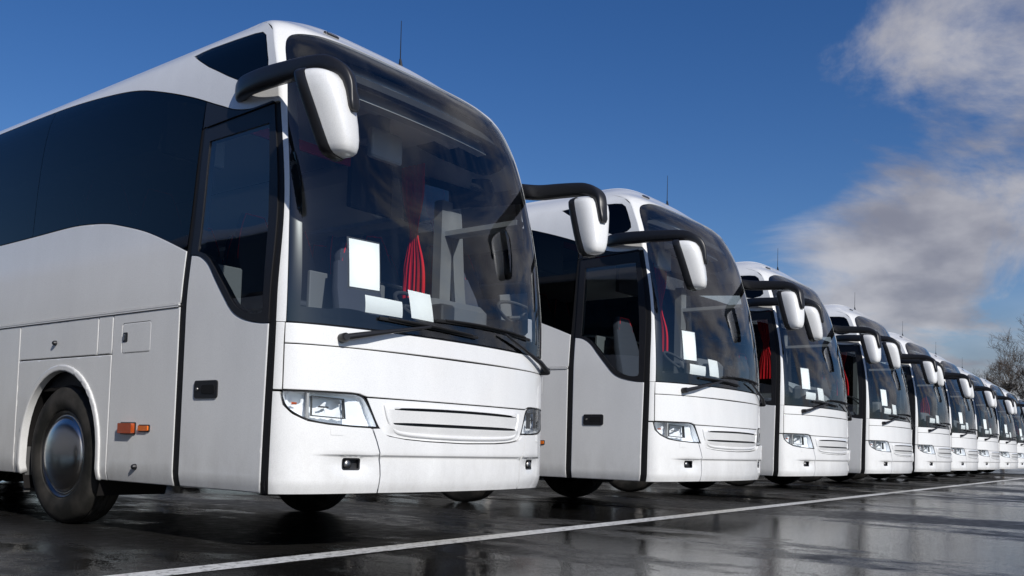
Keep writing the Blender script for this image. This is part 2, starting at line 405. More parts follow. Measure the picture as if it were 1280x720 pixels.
def tube_vf(path, rad, n=8, sx=1., upv=(0, 0, 1), power=2., cap=True):
    """sweep; rad = list of (half width, half height) or radius per point"""
    P = [Vector(p) for p in path]; V = []; Fc = []; u0 = Vector(upv)
    for i, p in enumerate(P):
        tg = (P[min(i + 1, len(P) - 1)] - P[max(i - 1, 0)]).normalized()
        s = tg.cross(u0)
        if s.length < 1e-3: s = tg.cross(Vector((1, 0, 0)))
        s.normalize(); w = s.cross(tg).normalized()
        r = rad[i] if hasattr(rad, '__len__') else rad; ra, rb = r if hasattr(r, '__len__') else (r, r)
        for k in range(n):
            a = 2 * math.pi * k / n; c_, s_ = math.cos(a), math.sin(a)
            c_ = math.copysign(abs(c_) ** (2 / power), c_); s_ = math.copysign(abs(s_) ** (2 / power), s_)
            V.append(p + s * ra * c_ + w * rb * s_)
    for i in range(len(P) - 1):
        for k in range(n): j = (k + 1) % n; Fc.append((i*n+k, i*n+j, i*n+n+j, i*n+n+k))
    if cap: Fc.append(tuple(range(n - 1, -1, -1))); Fc.append(tuple((len(P) - 1) * n + k for k in range(n)))
    return V, Fc
def lathe_x(prof, n=48, cx=0., cy=0., cz_=0.):
    """prof list of (x, r) turned about the x axis"""
    V = []; Fc = []
    for x, r in prof:
        for k in range(n): a = 2 * math.pi * k / n; V.append((cx + x, cy + r * math.cos(a), cz_ + r * math.sin(a)))
    for i in range(len(prof) - 1):
        for k in range(n): j = (k + 1) % n; Fc.append((i*n+k, i*n+j, i*n+n+j, i*n+n+k))
    return V, Fc
def on_front(x, z, off=0.):
    P, n = front(np.array([TX(x, z)]), np.array([z]), off); return Vector(P[0]), Vector(n[0])
def tag(o, label=None, cat=None, group=None, kind=None):
    for k, v in (('label', label), ('category', cat), ('group', group), ('kind', kind)):
        if v: o[k] = v
    return o

# ------------------------------------------------------------------ ground
def sheet(name, pts, z, material, kind='structure'):
    o = raw(name, [(x, y, z) for x, y in pts], [tuple(range(len(pts)))], material); o['kind'] = kind; return o
sheet('ground', [(-1500, -1500), (1500, -1500), (1500, 1500), (-1500, 1500)], 0, 'wet_asphalt')
def stripe(name, p, q, w, z, material, label):
    p = Vector(p); q = Vector(q); d = (q - p).normalized(); n = Vector((-d.y, d.x)) * w / 2
    o = raw(name, [(*(p + n), z), (*(q + n), z), (*(q - n), z), (*(p - n), z)], [(0, 3, 2, 1)], material); o['kind'] = 'structure'; o['label'] = label; return o
stripe('parking_line', (-9.0, -.82), (75, 4.52), .19, .004, 'line_paint', 'long white painted line running under the noses of the coaches')
stripe('bay_line', (14.6, 2.2), (13.25, -2.9), .11, .008, 'thin_line_paint', 'thin worn bay line crossing the long white line')
stripe('bay_line', (16.6, 4.2), (15.5, -0.2), .11, .008, 'thin_line_paint', 'thin worn bay line starting beneath a coach nose')
stripe('bay_line', (22.0, 2.6), (20.2, -4.4), .11, .008, 'thin_line_paint', 'thin worn bay line near the far coaches')

# ------------------------------------------------------------------ the coach
H = math.pi / 2
ST = -H + R(5.2)                      # where white front skin starts beside the black seal
bus = bpy.data.objects.new('coach', None); C.objects.link(bus)
WP, BR, BP, DG = 'white_paint', 'black_rubber', 'black_plastic', 'tinted_glass'
YR = 11.75                            # rear end
Z0 = .345                             # skirt

# ---- windscreen
WL = [(-1.237, 1.335), (-1.2335, 1.6), (-1.2205, 1.9), (-1.2, 2.25), (-1.177, 2.557), (-1.135, 2.87), (-1.10, 3.06), (-1.06, 3.145), (-.99, 3.197), (-.88, 3.235), (-.76, 3.262), (-.5, 3.285), (-.25, 3.289)]
wl_half = smooth_curve(WL, 4)
wsc = xz(wl_half); wsc_full = mirror(wsc)
glass_o = panel('windscreen', 'windscreen_glass', front, inset(wsc_full, .004), bus, off=.0, thick=0, step=.07)
# printed black border behind the glass, deep at the foot and top
def border(a, z):
    return a
inner = [(-1.175, 1.43), (-1.168, 1.6), (-1.158, 1.9), (-1.14, 2.25), (-1.118, 2.557), (-1.08, 2.82), (-1.04, 2.97), (-.97, 3.06), (-.85, 3.11), (-.6, 3.145), (-.25, 3.16)]
inner = mirror(xz(smooth_curve(inner, 4)))
panel('windscreen_border', 'black_frit', front, inset(wsc_full, -.01), bus, holes=[inner], off=-.012, thick=.012, step=.08)
for xs, zc, hw, hh in ((-.893, 1.40, .2, .045), (.09, 1.41, .33, .05)):
    panel('border_hump', 'black_frit', front, [(TX(xs, zc) + hw * math.cos(k * math.pi / 16), zc + hh * math.sin(k * math.pi / 16)) for k in range(17)] + [(TX(xs, zc) - hw, zc - .02), (TX(xs, zc) + hw, zc - .02)][:2], glass_o, off=-.009, thick=0)
# white surround: pillars and brow
sur = [(ST, 1.335)] + [(a - .004, z) if i < 8 else (a, z + .004) for i, (a, z) in enumerate(wsc)]
sur_full = mirror(sur)
out_l = [(ST, 1.335)] + [(a - .006, z + .0) for a, z in wsc]
poly = [(ST, 1.335)] + [(a - .007, z) if z < 3.08 else (a - .003, z + .006) for a, z in wsc]
poly = poly + [(-a, z) for a, z in reversed(poly)]
poly = poly + [(-ST, 2.68), (-ST, 2.682)][:1] + [(H, 2.68)] + [(H, 2.68 + .086 * k) for k in range(1, 11)] + [(-H, 2.68 + .086 * k) for k in range(10, -1, -1)] + [(ST, 2.68)]
surround = panel('windscreen_surround', WP, front, poly, bus, step=.05, thick=.02, edge=.015, cols=[q_ * (H - e_) for q_ in (-1, 1) for e_ in (.004, .010, .018, .028, .04, .055, .075, .10)])
# ---- roof
GU = [(.14, 2.68), (.26, 2.68), (.42, 2.688), (.573, 2.718), (.70, 2.765), (.836, 2.817), (1.069, 2.906), (1.42, 3.02), (1.80, 3.122), (2.2, 3.182), (2.76, 3.232), (3.3, 3.252), (4.2, 3.258)]
gu = smooth_curve(GU, 4)
TRI = [(1.205, 3.245), (1.10, 3.254), (1.01, 3.257), (.746, 3.245), (.52, 3.230), (.43, 3.215), (.375, 3.175), (.335, 3.10), (.285, 2.98), (.275, 2.93), (.32, 2.895), (.43, 2.878), (.50, 2.885), (.575, 2.912), (.70, 2.97), (.808, 3.025), (.95, 3.095), (1.086, 3.173), (1.17, 3.225)]
zf = [2.68 + .086 * k for k in range(11)]
def roof_side(S):
    pl = [(float(ycz(z)), z) for z in zf] + [(YR, 3.54), (YR, 3.258)] + [(y, z + .004) for y, z in reversed(gu)]
    return patch(S, pl, holes=[TRI], step=.10, thick=.02, edge=.04)
cap = []
ring = [(-1., 11.75)]
def ring_pts(w, yf, c, z): return [(-w, YR, z)] + [(w * math.sin(a), yf + c * (1 - max(0, 1 - abs(math.sin(a)) ** 4) ** .25), z) for a in [H * math.copysign(1 - (1 - abs(q)) ** 2.2, q) for q in np.linspace(-1, 1, 61)]] + [(w, YR, z)]
r0 = ring_pts(.674, .645, .37, 3.54); r1 = ring_pts(.5, .80, .33, 3.553); r2 = ring_pts(.02, 1.2, .01, 3.56)
cv = r0 + r1 + r2; nr = len(r0); cf = []
for q in range(2):
    for i in range(nr - 1): cf.append((q*nr+i, q*nr+i+1, q*nr+nr+i+1, q*nr+nr+i))
cf = [f[::-1] if np.cross(np.subtract(cv[f[1]], cv[f[0]]), np.subtract(cv[f[2]], cv[f[0]]))[2] < 0 else f for f in cf]
cn = np.array([(v[0] * .45, (-.32 if i < nr else -.12) * max(0, 1 - abs(v[0]) / .7) if v[1] < 3 else 0, 1) for i, v in enumerate(cv)]); cn /= np.linalg.norm(cn, axis=1)[:, None]
roof = build('roof', roof_side(sideR) + roof_side(sideL) + [(np.array(cv), cf, cn)], WP, bus)
for S in (sideR, sideL):
    panel('quarter_window', DG, S, inset(TRI, .006), roof, step=.1, thick=.0)
    panel('quarter_window_backing', 'matt_black', S, inset(TRI, -.01), roof, off=-.03, thick=0, step=.1)
    # seam in quarter window
P, n = on_front(-.508, 3.43)
v, f = box_vf(-.058, .058, -.012, .012, -.02, .02, .008)
mm = Matrix.Translation(P) @ (-n).to_track_quat('Y', 'Z').to_matrix().to_4x4()
for sx in (-1,):
    vv = [mm @ Vector(q) for q in v]; vv = [(q.x if sx < 0 else -q.x, q.y, q.z) for q in vv]
    ml = raw('marker_lamp', vv, f, BP, roof)
    v2, f2 = box_vf(-.04, .04, -.016, .0, -.011, .011, .004); vv = [mm @ Vector(q) for q in v2]
    raw('marker_lens', [(q.x if sx < 0 else -q.x, q.y, q.z) for q in vv], f2, 'chrome', roof)
# aerial
v, f = join_vf([tube_vf([(.36, .70, 3.46), (.36, .70, 3.57), (.36, .705, 3.62)], [.022, .016, .008], 8), tube_vf([(.36, .705, 3.60), (.352, .70, 3.92)], [.0045, .0025], 6)])
raw('aerial', v, f, BP, bus, True, 40)

# ---- cowl, bonnet, corners
def sym_panel(name, material, S, half, parent, **k): return panel(name, material, S, mirror(half), parent, **k)
sym_panel('cowl_panel', WP, front, xz([(-1.2400, 1.214), (-1.2395, 1.3285), (-.6, 1.327)]), bus, step=.07, bevel=.005)
bon = xz([(-.5, .926), (-.775, .928), (-.80, .934), (-.825, .944), (-.88, .947), (-1.13, .947), (-1.2395, .947), (-1.2400, 1.2065), (-.9, 1.209), (-.5, 1.206)])
# order runs from centre out and back: close through symmetry
half = xz([(-1.2400, 1.2065)])
bon = xz([(-.02, 1.2015), (-.5, 1.2045), (-.9, 1.2075), (-1.2398, 1.2065), (-1.2392, .947), (-1.13, .947), (-.88, .947), (-.825, .943), (-.80, .934), (-.775, .928), (-.5, .926), (-.02, .925)])
bonnet = panel('bonnet_panel', WP, front, bon + [(-a, z) for a, z in reversed(bon)], bus, step=.06, bevel=.005)
for sx in (1, -1):
    q = [(ST, .945)] + xz([(-1.2445, .945), (-1.2455, 1.2), (-1.2435, 1.331)]) + [(ST, 1.331)]
    panel('corner_panel', WP, front, [(sx * a, z) for a, z in q], bus, step=.05, bevel=.004)
# ---- bumper
zt = lambda a: a
bc = [(ST, Z0), (ST, .932)] + xz([(-1.2515, .932), (-1.240, .858), (-1.199, .806), (-1.126, .768), (-1.013, .750), (-.874, .741), (-.765, .7385), (-.755, .732), (-.725, .66), (-.704, .596), (-.690, .52), (-.686, .46), (-.688, Z0 + .01)])
fogpoly = rrect(TX(-.926, .525), TX(-.812, .525), .489, .562, .015)
for sx in (1, -1):
    bco = panel('bumper_corner', WP, bumper_s, [(sx * a, z) for a, z in bc], bus, holes=[[(sx * a, z) for a, z in fogpoly]], step=.035, thick=.06, rows=(.566, .572, .578, .584))
    fog = panel('fog_lamp', BP, bumper_s, [(sx * a, z) for a, z in inset(fogpoly, -.002)], bus, off=-.03, thick=.0, step=.03)
    fb = patch(bumper_s, [(sx * a, z) for a, z in inset(fogpoly, .001)], holes=[[(sx * a, z) for a, z in inset(fogpoly, .009)]], off=.002, thick=.035, step=.02)
    build('bezel', fb, BP, fog)
    P, n = on_front(-.885, .525, -.012); P.x *= -sx * -1 if sx > 0 else -1
    v, f = [], []
    for i in range(6):
        for k in range(16):
            a = 2 * math.pi * k / 16; rr = .029 * math.cos(i * math.pi / 10); v.append((P.x + rr * math.cos(a), P.y + .012 - .018 * math.sin(i * math.pi / 10), P.z + rr * math.sin(a)))
    for i in range(5):
        for k in range(16): j = (k + 1) % 16; f.append((i*16+k, i*16+j, i*16+16+j, i*16+16+k))
    raw('lamp_glass', v, f, 'dark_chrome', fog, True)
    panel('tow_cover', WP, bumper_s, [(sx * a, z) for a, z in rrect(TX(-1.005, .717), TX(-.933, .717), .692, .743, .008)], bco, off=.0025, thick=.004, step=.03)
bm = xz([(-.679, Z0 + .01), (-.678, .46), (-.682, .52), (-.696, .596), (-.717, .66), (-.746, .7365), (-.70, .7385), (-.655, .700), (-.636, .693), (-.511, .676), (-.334, .666), (-.02, .660)])
bm = bm + [(-a, z) for a, z in reversed(bm)]
bumper = panel('bumper', WP, bumper_s, bm, bus, step=.045, thick=.06, rows=(.566, .572, .578, .584))
# ---- grille
gr = xz([(-.02, .917), (-.5, .918), (-.778, .919), (-.742, .84), (-.716, .785), (-.70, .757), (-.672, .724), (-.642, .703), (-.58, .692), (-.511, .684), (-.334, .674), (-.02, .668)])
gr = gr + [(-a, z) for a, z in reversed(gr)]
def slot(z, h, x):
    top = [(TX(q, z), z + h / 2) for q in np.linspace(-x, x, 30)]
    return [(TX(-x - .01, z), z)] + top + [(TX(x + .01, z), z)] + [(a, zz - h) for a, zz in reversed(top)]
def slotc(z0, z1, h, x):      # slots follow a faint arc
    zf_ = lambda q: z0 + (z1 - z0) * (abs(q) / x) ** 2
    qs = np.linspace(-x, x, 31)
    return [(TX(q, .8), zf_(q) + h / 2 * (1 - .5 * (abs(q) / x) ** 6)) for q in qs] + [(TX(q, .8), zf_(q) - h / 2 * (1 - .5 * (abs(q) / x) ** 6)) for q in reversed(qs)]
sl1 = slotc(.868, .861, .020, .60); sl2 = slotc(.771, .772, .022, .60)
grille = panel('grille', WP, grille_s, gr, bus, holes=[sl1, sl2], step=.035, thick=.006, rows=(.69, .70, .72, .75, .765, .79, .82, .855, .88, .89, .9), edge=.03)
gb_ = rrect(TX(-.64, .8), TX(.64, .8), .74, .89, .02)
panel('grille_backing', 'black_frit', front, gb_, grille, off=-.01, thick=0, step=.05)  # black sheet added behind the slots to give them their deep shade
# inner raised bead round the louvres
bead = [(-.66, .885), (-.635, .80), (-.60, .742), (-.54, .716), (-.35, .703), (0, .697), (.35, .703), (.54, .716), (.60, .742), (.635, .80), (.66, .885)]
bead = smooth_curve(bead, 6)
pts = [on_front(x, z, .004)[0] for x, z in bead]
v, f = tube_vf(pts, [.006 + .007 * math.sin(math.pi * i / (len(pts) - 1)) ** .4 for i in range(len(pts))], 8)
raw('grille_bead', v, f, WP, grille, True)
# ---- headlights
HLp = [(-1.2415, .9365), (-1.2395, .90), (-1.229, .862), (-1.212, .834), (-1.190, .814), (-1.155, .792), (-1.12, .777), (-1.07, .766), (-1.013, .759), (-.874, .7495), (-.707, .747), (-.742, .819), (-.772, .875), (-.791, .905), (-.803, .918), (-.821, .928), (-.85, .935), (-.878, .9375), (-1.126, .9385)]
hlp = xz(HLp)
for sx in (1, -1):
    poly = [(sx * a, z) for a, z in hlp]
    def hoff(a, z):
        x = np.abs(np.sin(a) * 1.275)
        o = -.075 + .030 * np.exp(-((x - .82) / .045) ** 2)
        # three reflector bowls
        for xc, zc, rr in ((1.075, .862, .052), (.965, .852, .055), (1.185, .88, .04)):
            d = np.hypot((x - xc), (z - zc) * 1.0)
            o = o + np.where(d < rr, -.05 * (1 - (d / rr) ** 2), .012 * np.exp(-((d - rr) / .01) ** 2))
        return o + .006 * np.sin(x * 150) * np.sin(z * 120 + x * 40)
    hl = panel('headlight', 'reflector', front, poly, bus, off=hoff, thick=.0, step=.012, edge=.012)
    build('headlight_bezel', patch(front, inset(poly, -.003), holes=[inset(poly, .0035)], off=.001, thick=.006, step=.02), BR, hl)
    build('headlight_wall', patch(front, inset(poly, -.001), holes=[inset(poly, .002)], off=-.006, thick=.085, step=.02), 'reflector', hl)
    panel('headlight_lens', 'lens_glass', front, inset(poly, .003), hl, off=-.001, thick=0, step=.03)
    dv = [(TX(-1.132, .85), .772), (TX(-1.120, .85), .772), (TX(-1.120, .85), .938), (TX(-1.132, .85), .938)]
    panel('headlight_divider', 'seam_grey', front, [(sx * a, z) for a, z in dv], hl, off=-.006, thick=.05, step=.02)
    fr = [(TX(x, .85), z) for x, z in ((-1.105, .80), (-.905, .79), (-.915, .908), (-1.105, .918))]
    fi = [(TX(x, .85), z) for x, z in ((-1.10, .805), (-.915, .795), (-.92, .903), (-1.10, .913))]
    build('lamp_frame', patch(front, [(sx * a, z) for a, z in fr], holes=[[(sx * a, z) for a, z in fi]], off=-.02, thick=.03, step=.02), BP, hl)
    dk = [(TX(x, .85), z) for x, z in ((-1.06, .852), (-1.005, .85), (-1.005, .858), (-1.06, .860))]
    panel('lamp_bar', BP, front, [(sx * a, z) for a, z in dk], hl, off=-.03, thick=.02, step=.02)
    P, n = on_front(-1.192, .868, -.03)
    v, f = tube_vf([P + Vector((.016, -.002, 0)), P - Vector((.014, -.010, 0))], [.007, .009], 10)
    raw('indicator_bulb', [(q.x * (1 if sx > 0 else -1), q.y, q.z) for q in map(Vector, v)], f if sx > 0 else [q[::-1] for q in f], 'amber_dark', hl, True, 50)
# dark underlay added behind all front seams so the gaps look shaded
def back_half(z0, z1): return [(-H, z0), (H, z0), (H, z1), (-H, z1)]
panel('front_underlay', 'matt_black', front, back_half(.40, 1.33), bus, off=-.14, thick=0, step=.12)
v, f = box_vf(-1.13, 1.13, -.1, .25, .36, .40); raw('valance', v, f, 'undercarriage', bus)
# black seals either side of the door and at the other front corner
sz = list(np.linspace(Z0, 2.672, 30))
def seal_front(sx): return patch(front, [(-H * sx, Z0), (ST * sx + .012 * sx, Z0), (ST * sx + .012 * sx, 2.676), (-H * sx, 2.676)], off=-.006, thick=.0, step=.06)
def seal_side(S): return patch(S, [(float(ycz(z)), z) for z in sz] + [(float(ycz(z)) + .045, z) for z in reversed(sz)], off=-.006, thick=0, step=.06)
build('door_seal', seal_front(1) + seal_side(sideR), BR, bus)
build('corner_seal', seal_front(-1) + seal_side(sideL), BR, bus)
panel('door_seal', BR, sideR, [(.875, Z0), (.955, Z0), (.955, 1.9), (.93, 2.67), (.85, 2.67)], bus, off=-.006, thick=.02, step=.08)

# ---- door
wf = smooth_curve([(.03, 1.333), (.11, 1.337), (.214, 1.353), (.30, 1.376), (.371, 1.408), (.42, 1.447), (.464, 1.494), (.589, 1.633), (.66, 1.715), (.705, 1.756), (.76, 1.79), (.811, 1.809), (.884, 1.82)], 4)
yd = lambda z: float(ycz(z)) + .036
dp = [(yd(z), z) for z in np.linspace(1.325, Z0, 14)]
door_poly = dp + [(.885, Z0)] + [(y, z - .004) for y, z in reversed(wf)][0:-1]
door = panel('door', WP, sideR, door_poly, bus, step=.07, thick=.03, bevel=.01)
gl = [(.80, 2.553), (.192, 2.556), (.155, 2.3), (.115, 1.9), (.098, 1.6), (.094, 1.42), (.105, 1.395), (.15, 1.388), (.217, 1.396), (.30, 1.42), (.357, 1.449), (.41, 1.497), (.474, 1.568), (.602, 1.70), (.68, 1.775), (.74, 1.812), (.81, 1.835)]
fo = wf + [(.868, 2.645), (yd(2.66), 2.668)] + [(yd(z), z) for z in np.linspace(2.6, 1.36, 16)]
panel('door_frame', BP, sideR, fo, door, holes=[gl], off=.002, thick=.05, step=.07)
panel('door_window', 'door_glass', sideR, inset(gl, -.012), door, off=-.006, thick=0, step=.1)
hp = rrect(.497, .738, .897, 1.008, .02)
dh = panel('door_handle', BP, sideR, hp, door, off=.008, thick=.02, step=.05)
panel('handle_grip', 'matt_black', sideR, rrect(.52, .66, .925, .98, .02), dh, off=.011, thick=.004, step=.04)
v, f = tube_vf([(-1.286, .70, .955), (-1.292, .70, .955)], [.012, .010], 12, upv=(0, 1, 0)); raw('lock', v, f, 'dark_chrome', dh, True, 40)
panel('door_header', BP, sideR, [(yd(2.68) + .0, 2.6745), (.845, 2.651), (.848, 2.662), (yd(2.69), 2.686)], door, off=.012, thick=.02, step=.08)

# ---- right side skin
def side_skin(S, sg, full):
    SP = dict(step=.10, thick=.02, off=0., bevel=.007)
    nm = 'side_panel'
    GL = [(.945, 1.85), (1.195, 1.947), (1.492, 2.049), (1.855, 2.137), (2.0, 2.164), (2.174, 2.184), (2.4, 2.2), (2.629, 2.204), (3.14, 2.198), (3.7, 2.195)]
    g = smooth_curve(GL, 4)
    y0 = .955 if full else .06
    low = g if full else [(float(ycz(1.45)) + .05, 1.45), (.5, 1.5), (.8, 1.7)] + g
    if not full: low = smooth_curve([(.07, 1.50), (.35, 1.52), (.65, 1.66), (.945, 1.84)], 4)[:-1] + g
    # waist panel between moulding and glass
    wp_ = [(low[0][0], 1.513)] + low + [(YR, 2.195), (YR, 1.513)]
    panel('waist_panel', WP, S, wp_, bus, **SP)
    # moulding
    P0 = [(y0, 1.4875), (y0, 1.5095), (YR, 1.5095), (YR, 1.4875)]
    panel('side_moulding', WP, S, P0, bus, off=.007, thick=.02, step=.3)
    panel('moulding_groove', 'seam_grey', S, [(y0, 1.4965), (y0, 1.5), (YR, 1.5), (YR, 1.4965)], bus, off=.008, thick=0, step=.3)
    def arch(yc, w0=.605, top=1.15, n=22):
        pts = []
        for k in range(n + 1):
            a = math.pi * k / n; pts.append((yc - w0 * math.cos(a), .50 + (top - .5) * math.sin(a) ** .92))
        return [(yc - w0, Z0)] + pts + [(yc + w0, Z0)]
    YA, YB = 2.455, 8.45
    ys = [1.755, 3.14, 4.45, 5.75, 7.05, 7.72, 9.18, 10.4, YR]
    G = .004
    ff = rrect(1.268, 1.632, 1.212, 1.42, .025)
    if full: panel(nm, WP, S, [(.951, Z0), (.951, 1.4845), (1.755 - G, 1.4845), (1.755 - G, Z0)], bus, holes=[ff], **SP)
    else: panel(nm, WP, S, [(.06, Z0), (.02, 1.4845), (1.755 - G, 1.4845), (1.755 - G, Z0)], bus, holes=[ff], **SP)
    fl = panel('fuel_flap', WP, S, inset(ff, .004), bus, off=.001, thick=.02, step=.08, bevel=.007)
    panel('flap_latch', BP, S, rrect(1.555, 1.61, 1.29, 1.355, .01), fl, off=.004, thick=.01, step=.05)
    panel('flap_lever', 'chrome', S, rrect(1.588, 1.606, 1.30, 1.345, .004), fl, off=.009, thick=.01, step=.05)
    panel('locker_door', WP, S, [(1.755 + G, 1.218), (1.755 + G, 1.4845), (1.95 - G, 1.4845), (1.95 - G, 1.218)], bus, **SP)
    ld = panel('locker_door', WP, S, [(1.95 + G, 1.218), (1.95 + G, 1.4845), (3.14 - G, 1.4845), (3.14 - G, 1.218)], bus, **SP)
    for ye, prt in ((YA, None), (YB, None)):
        a0, a1 = (1.755, 3.14) if ye == YA else (7.72, 9.18)
        zt_ = 1.210 if ye == YA else 1.4845
        A = arch(ye)
        panel(nm, WP, S, [(a0 + G, Z0)] + [(a0 + G, zt_), (a1 - G, zt_), (a1 - G, Z0)] + list(reversed(A)), bus, **SP)
        # rolled lip
        o = arch(ye, .61, 1.162); i = arch(ye, .565, 1.118)
        panel('wheel_arch', WP, S, o + list(reversed(i)), bus, off=.014, thick=.05, step=.06, edge=.05, bevel=.012)
        # liner
        n = 18; V = []; Fc = []
        for k in range(n + 1):
            a = math.pi * (-.14 + 1.28 * k / n)
            for x in (1.245, .72): V.append((sg * x, ye - .60 * math.cos(a), .50 + .63 * math.sin(a)))
        for k in range(n): Fc.append((2*k, 2*k+1, 2*k+3, 2*k+2))
        raw('wheel_well', V, Fc, 'undercarriage', bus, True)
    for a0, a1 in ((3.14, 4.45), (4.45, 5.75), (5.75, 7.05), (7.05, 7.72), (9.18, 10.4), (10.4, YR)):
        ld = panel('locker_door', WP, S, [(a0 + G, Z0), (a0 + G, 1.4845), (a1 - G, 1.4845), (a1 - G, Z0)], bus, **SP)
    # locks
    for y, z in ((2.556, 1.327), (1.38, .452), (3.8, 1.33), (5.1, 1.33)):
        x = sg * float(wz(z)); v, f = tube_vf([(x - sg * .004, y, z), (x + sg * .018, y, z), (x + sg * .026, y, z)], [.020, .017, .011], 12, upv=(0, 1, 0))
        raw('lock', v, f, BP, bus, True, 50)
    # side lamps
    def lamp(y0, y1, z0, z1, d, m, base):
        lo = panel('side_lamp', base, S, rrect(y0, y1, z0, z1, .008), bus, off=.006, thick=.006, step=.1)
        panel('side_lamp_lens', m, S, rrect(y0 + .008, y1 - .008, z0 + .007, z1 - .007, .008), lo, off=d, thick=d - .005, step=.02)
    lamp(1.395, 1.582, .664, .746, .032, 'amber_dark', BP); lamp(1.226, 1.356, .683, .731, .016, 'amber', BP)
    # dark glass band
    ysd = [.9, 3.13, 4.75, 6.35, 7.95, 9.55, YR]
    gu_i = lambda y: float(np.interp(y, [p[0] for p in gu], [p[1] for p in gu])) - .004
    gl_i = lambda y: float(np.interp(y, [p[0] for p in low], [p[1] for p in low])) + .005
    for a0, a1 in zip(ysd[:-1], ysd[1:]):
        n = max(4, int((a1 - a0) / .12)); yy = np.linspace(a0 + .003, a1 - .003, n)
        if a0 == .9: yy = np.linspace(.942, a1 - .003, n)
        bot = [(y, gl_i(y)) for y in yy]; tp = [(y, gu_i(y)) for y in yy]
        if a0 == .9: tp = [(.90, gu_i(.9))] + tp
        panel('side_window', DG, S, bot + tp[::-1], bus, step=.2, thick=.012)
    # glass strip over the door / driver window
    if full:
        yy = np.linspace(.16, .893, 12)
        panel('door_top_panel', 'black_plastic', S, [(.16, 2.676), (.85, 2.672), (.893, 2.655)] + [(y, gu_i(y)) for y in yy[::-1] if gu_i(y) > 2.68], bus, step=.1, thick=.02)
    else:
        yy = np.linspace(.11, .893, 14)
        panel('door_top_panel', 'black_plastic', S, [(.11, 2.56), (.893, 2.62)] + [(y, max(gu_i(y), 2.672)) for y in yy[::-1]], bus, step=.1, thick=.02)
        pane = [(.893, 2.65), (.13, 2.59), (.09, 2.2), (.065, 1.8), (.07, 1.56)] + [(y, z + .005) for y, z in low if .12 < y < .893]
        panel('driver_window', 'door_glass', S, pane, bus, off=-.024, step=.1, thick=0)
    st = [(y, z - .035) for y, z in gu if y > .2] + [(YR, 3.223), (YR, 3.30)] + [(y, z + .035) for y, z in reversed(gu) if y > .2]
    panel('gap_backing', 'matt_black', S, st, bus, off=-.024, thick=0, step=.2)  # dark strip added behind the gap above the glass to stop sky leaking through
    # dark underlay added behind the panels so seams stay dark, leaking no light
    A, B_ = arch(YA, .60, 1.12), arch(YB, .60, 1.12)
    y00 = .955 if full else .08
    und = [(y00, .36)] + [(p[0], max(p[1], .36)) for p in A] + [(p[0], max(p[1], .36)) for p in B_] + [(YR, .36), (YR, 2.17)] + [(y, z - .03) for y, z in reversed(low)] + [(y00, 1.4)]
    panel('side_underlay', 'matt_black', S, und, bus, off=-.022, thick=0, step=.2)
side_skin(sideR, -1, True)
side_skin(sideL, 1, False)
# rear wall
zs = np.linspace(Z0, 3.54, 40)
V = [(-float(wz(z)), YR, z) for z in zs] + [(0, YR, 3.56)] + [(float(wz(z)), YR, z) for z in reversed(zs)]
raw('rear_panel', V, [tuple(range(len(V)))], WP, bus)

# ---- chassis and wheels
parts = [box_vf(-.70, .70, .2, YR - .1, .36, .97), box_vf(-1.2, 1.2, 3.2, 7.6, .36, .9), box_vf(-1.2, 1.2, 9.3, YR - .05, .38, .9), box_vf(-1.22, 1.22, .05, YR - .02, .975, 1.0), box_vf(-1.2, 1.2, .98, 1.8, .365, .9), box_vf(-1.2, .7, .1, .86, .36, .42)]
V, Fc = join_vf(parts); raw('chassis', V, Fc, 'undercarriage', bus)
for y in (2.455, 8.45):
    v, f = tube_vf([(-1.0, y, .5), (1.0, y, .5)], [.09, .09], 12, upv=(0, 1, 0)); raw('axle', v, f, 'undercarriage', bus, True, 40)
def wheel(sg, yc, dual):
    X = 1.252
    def pr(p): return [(sg * (X - d), r) for d, r in p]
    tp = [(.035, .318), (.014, .33), (.0, .36), (-.004, .40), (.004, .45), (.016, .480), (.03, .497), (.05, .507), (.085, .510)]
    for g in (.085, .125, .165): tp += [(g, .510), (g + .004, .498), (g + .012, .498), (g + .016, .510)]
    tp += [(.23, .507), (.25, .497), (.275, .45), (.28, .40), (.27, .31)]
    V, Fc = lathe_x(pr(tp), 64, 0, yc, .51)
    rim_p = [(.26, .29), (.10, .275), (.06, .305), (.030, .322), (.022, .318), (.028, .308), (.045, .300), (.065, .282)]
    Vr, Fr = lathe_x(pr(rim_p), 48, 0, yc, .51)
    w = raw('wheel', Vr, Fr, 'dark_chrome', bus, True, 50)
    raw('tyre', V, Fc, 'tyre', w, True, 35)
    if not dual: hp_ = [(.062, .290), (.046, .297), (.038, .291), (.040, .281)] + [(.046 - .095 * math.cos(q * math.pi / 28), .276 * math.sin(q * math.pi / 28)) for q in range(13, 0, -1)] + [(-.049, .0005)]
    else: hp_ = [(.062, .268), (.09, .25), (.13, .2), (.14, .13), (.06, .11), (.04, .10), (.035, .001)]
    Vh, Fh = lathe_x(pr(hp_), 48, 0, yc, .51); hc = raw('hubcap', Vh, Fh, 'hub_metal', w, True, 50)
    if dual:
        V, Fc = lathe_x([(x - sg * .31, r) for x, r in pr(tp)], 40, 0, yc, .51); raw('inner_tyre', V, Fc, 'tyre', w, True, 35)
for yc_, du in ((2.455, False), (8.45, True)):
    for sg in (-1, 1): wheel(sg, yc_, du)
for sg in (-1, 1):
    v, f = box_vf(min(sg * .93, sg * 1.23), max(sg * .93, sg * 1.23), 3.03, 3.045, .20, .55); raw('mudflap', v, f, 'mudflap_grey', bus)

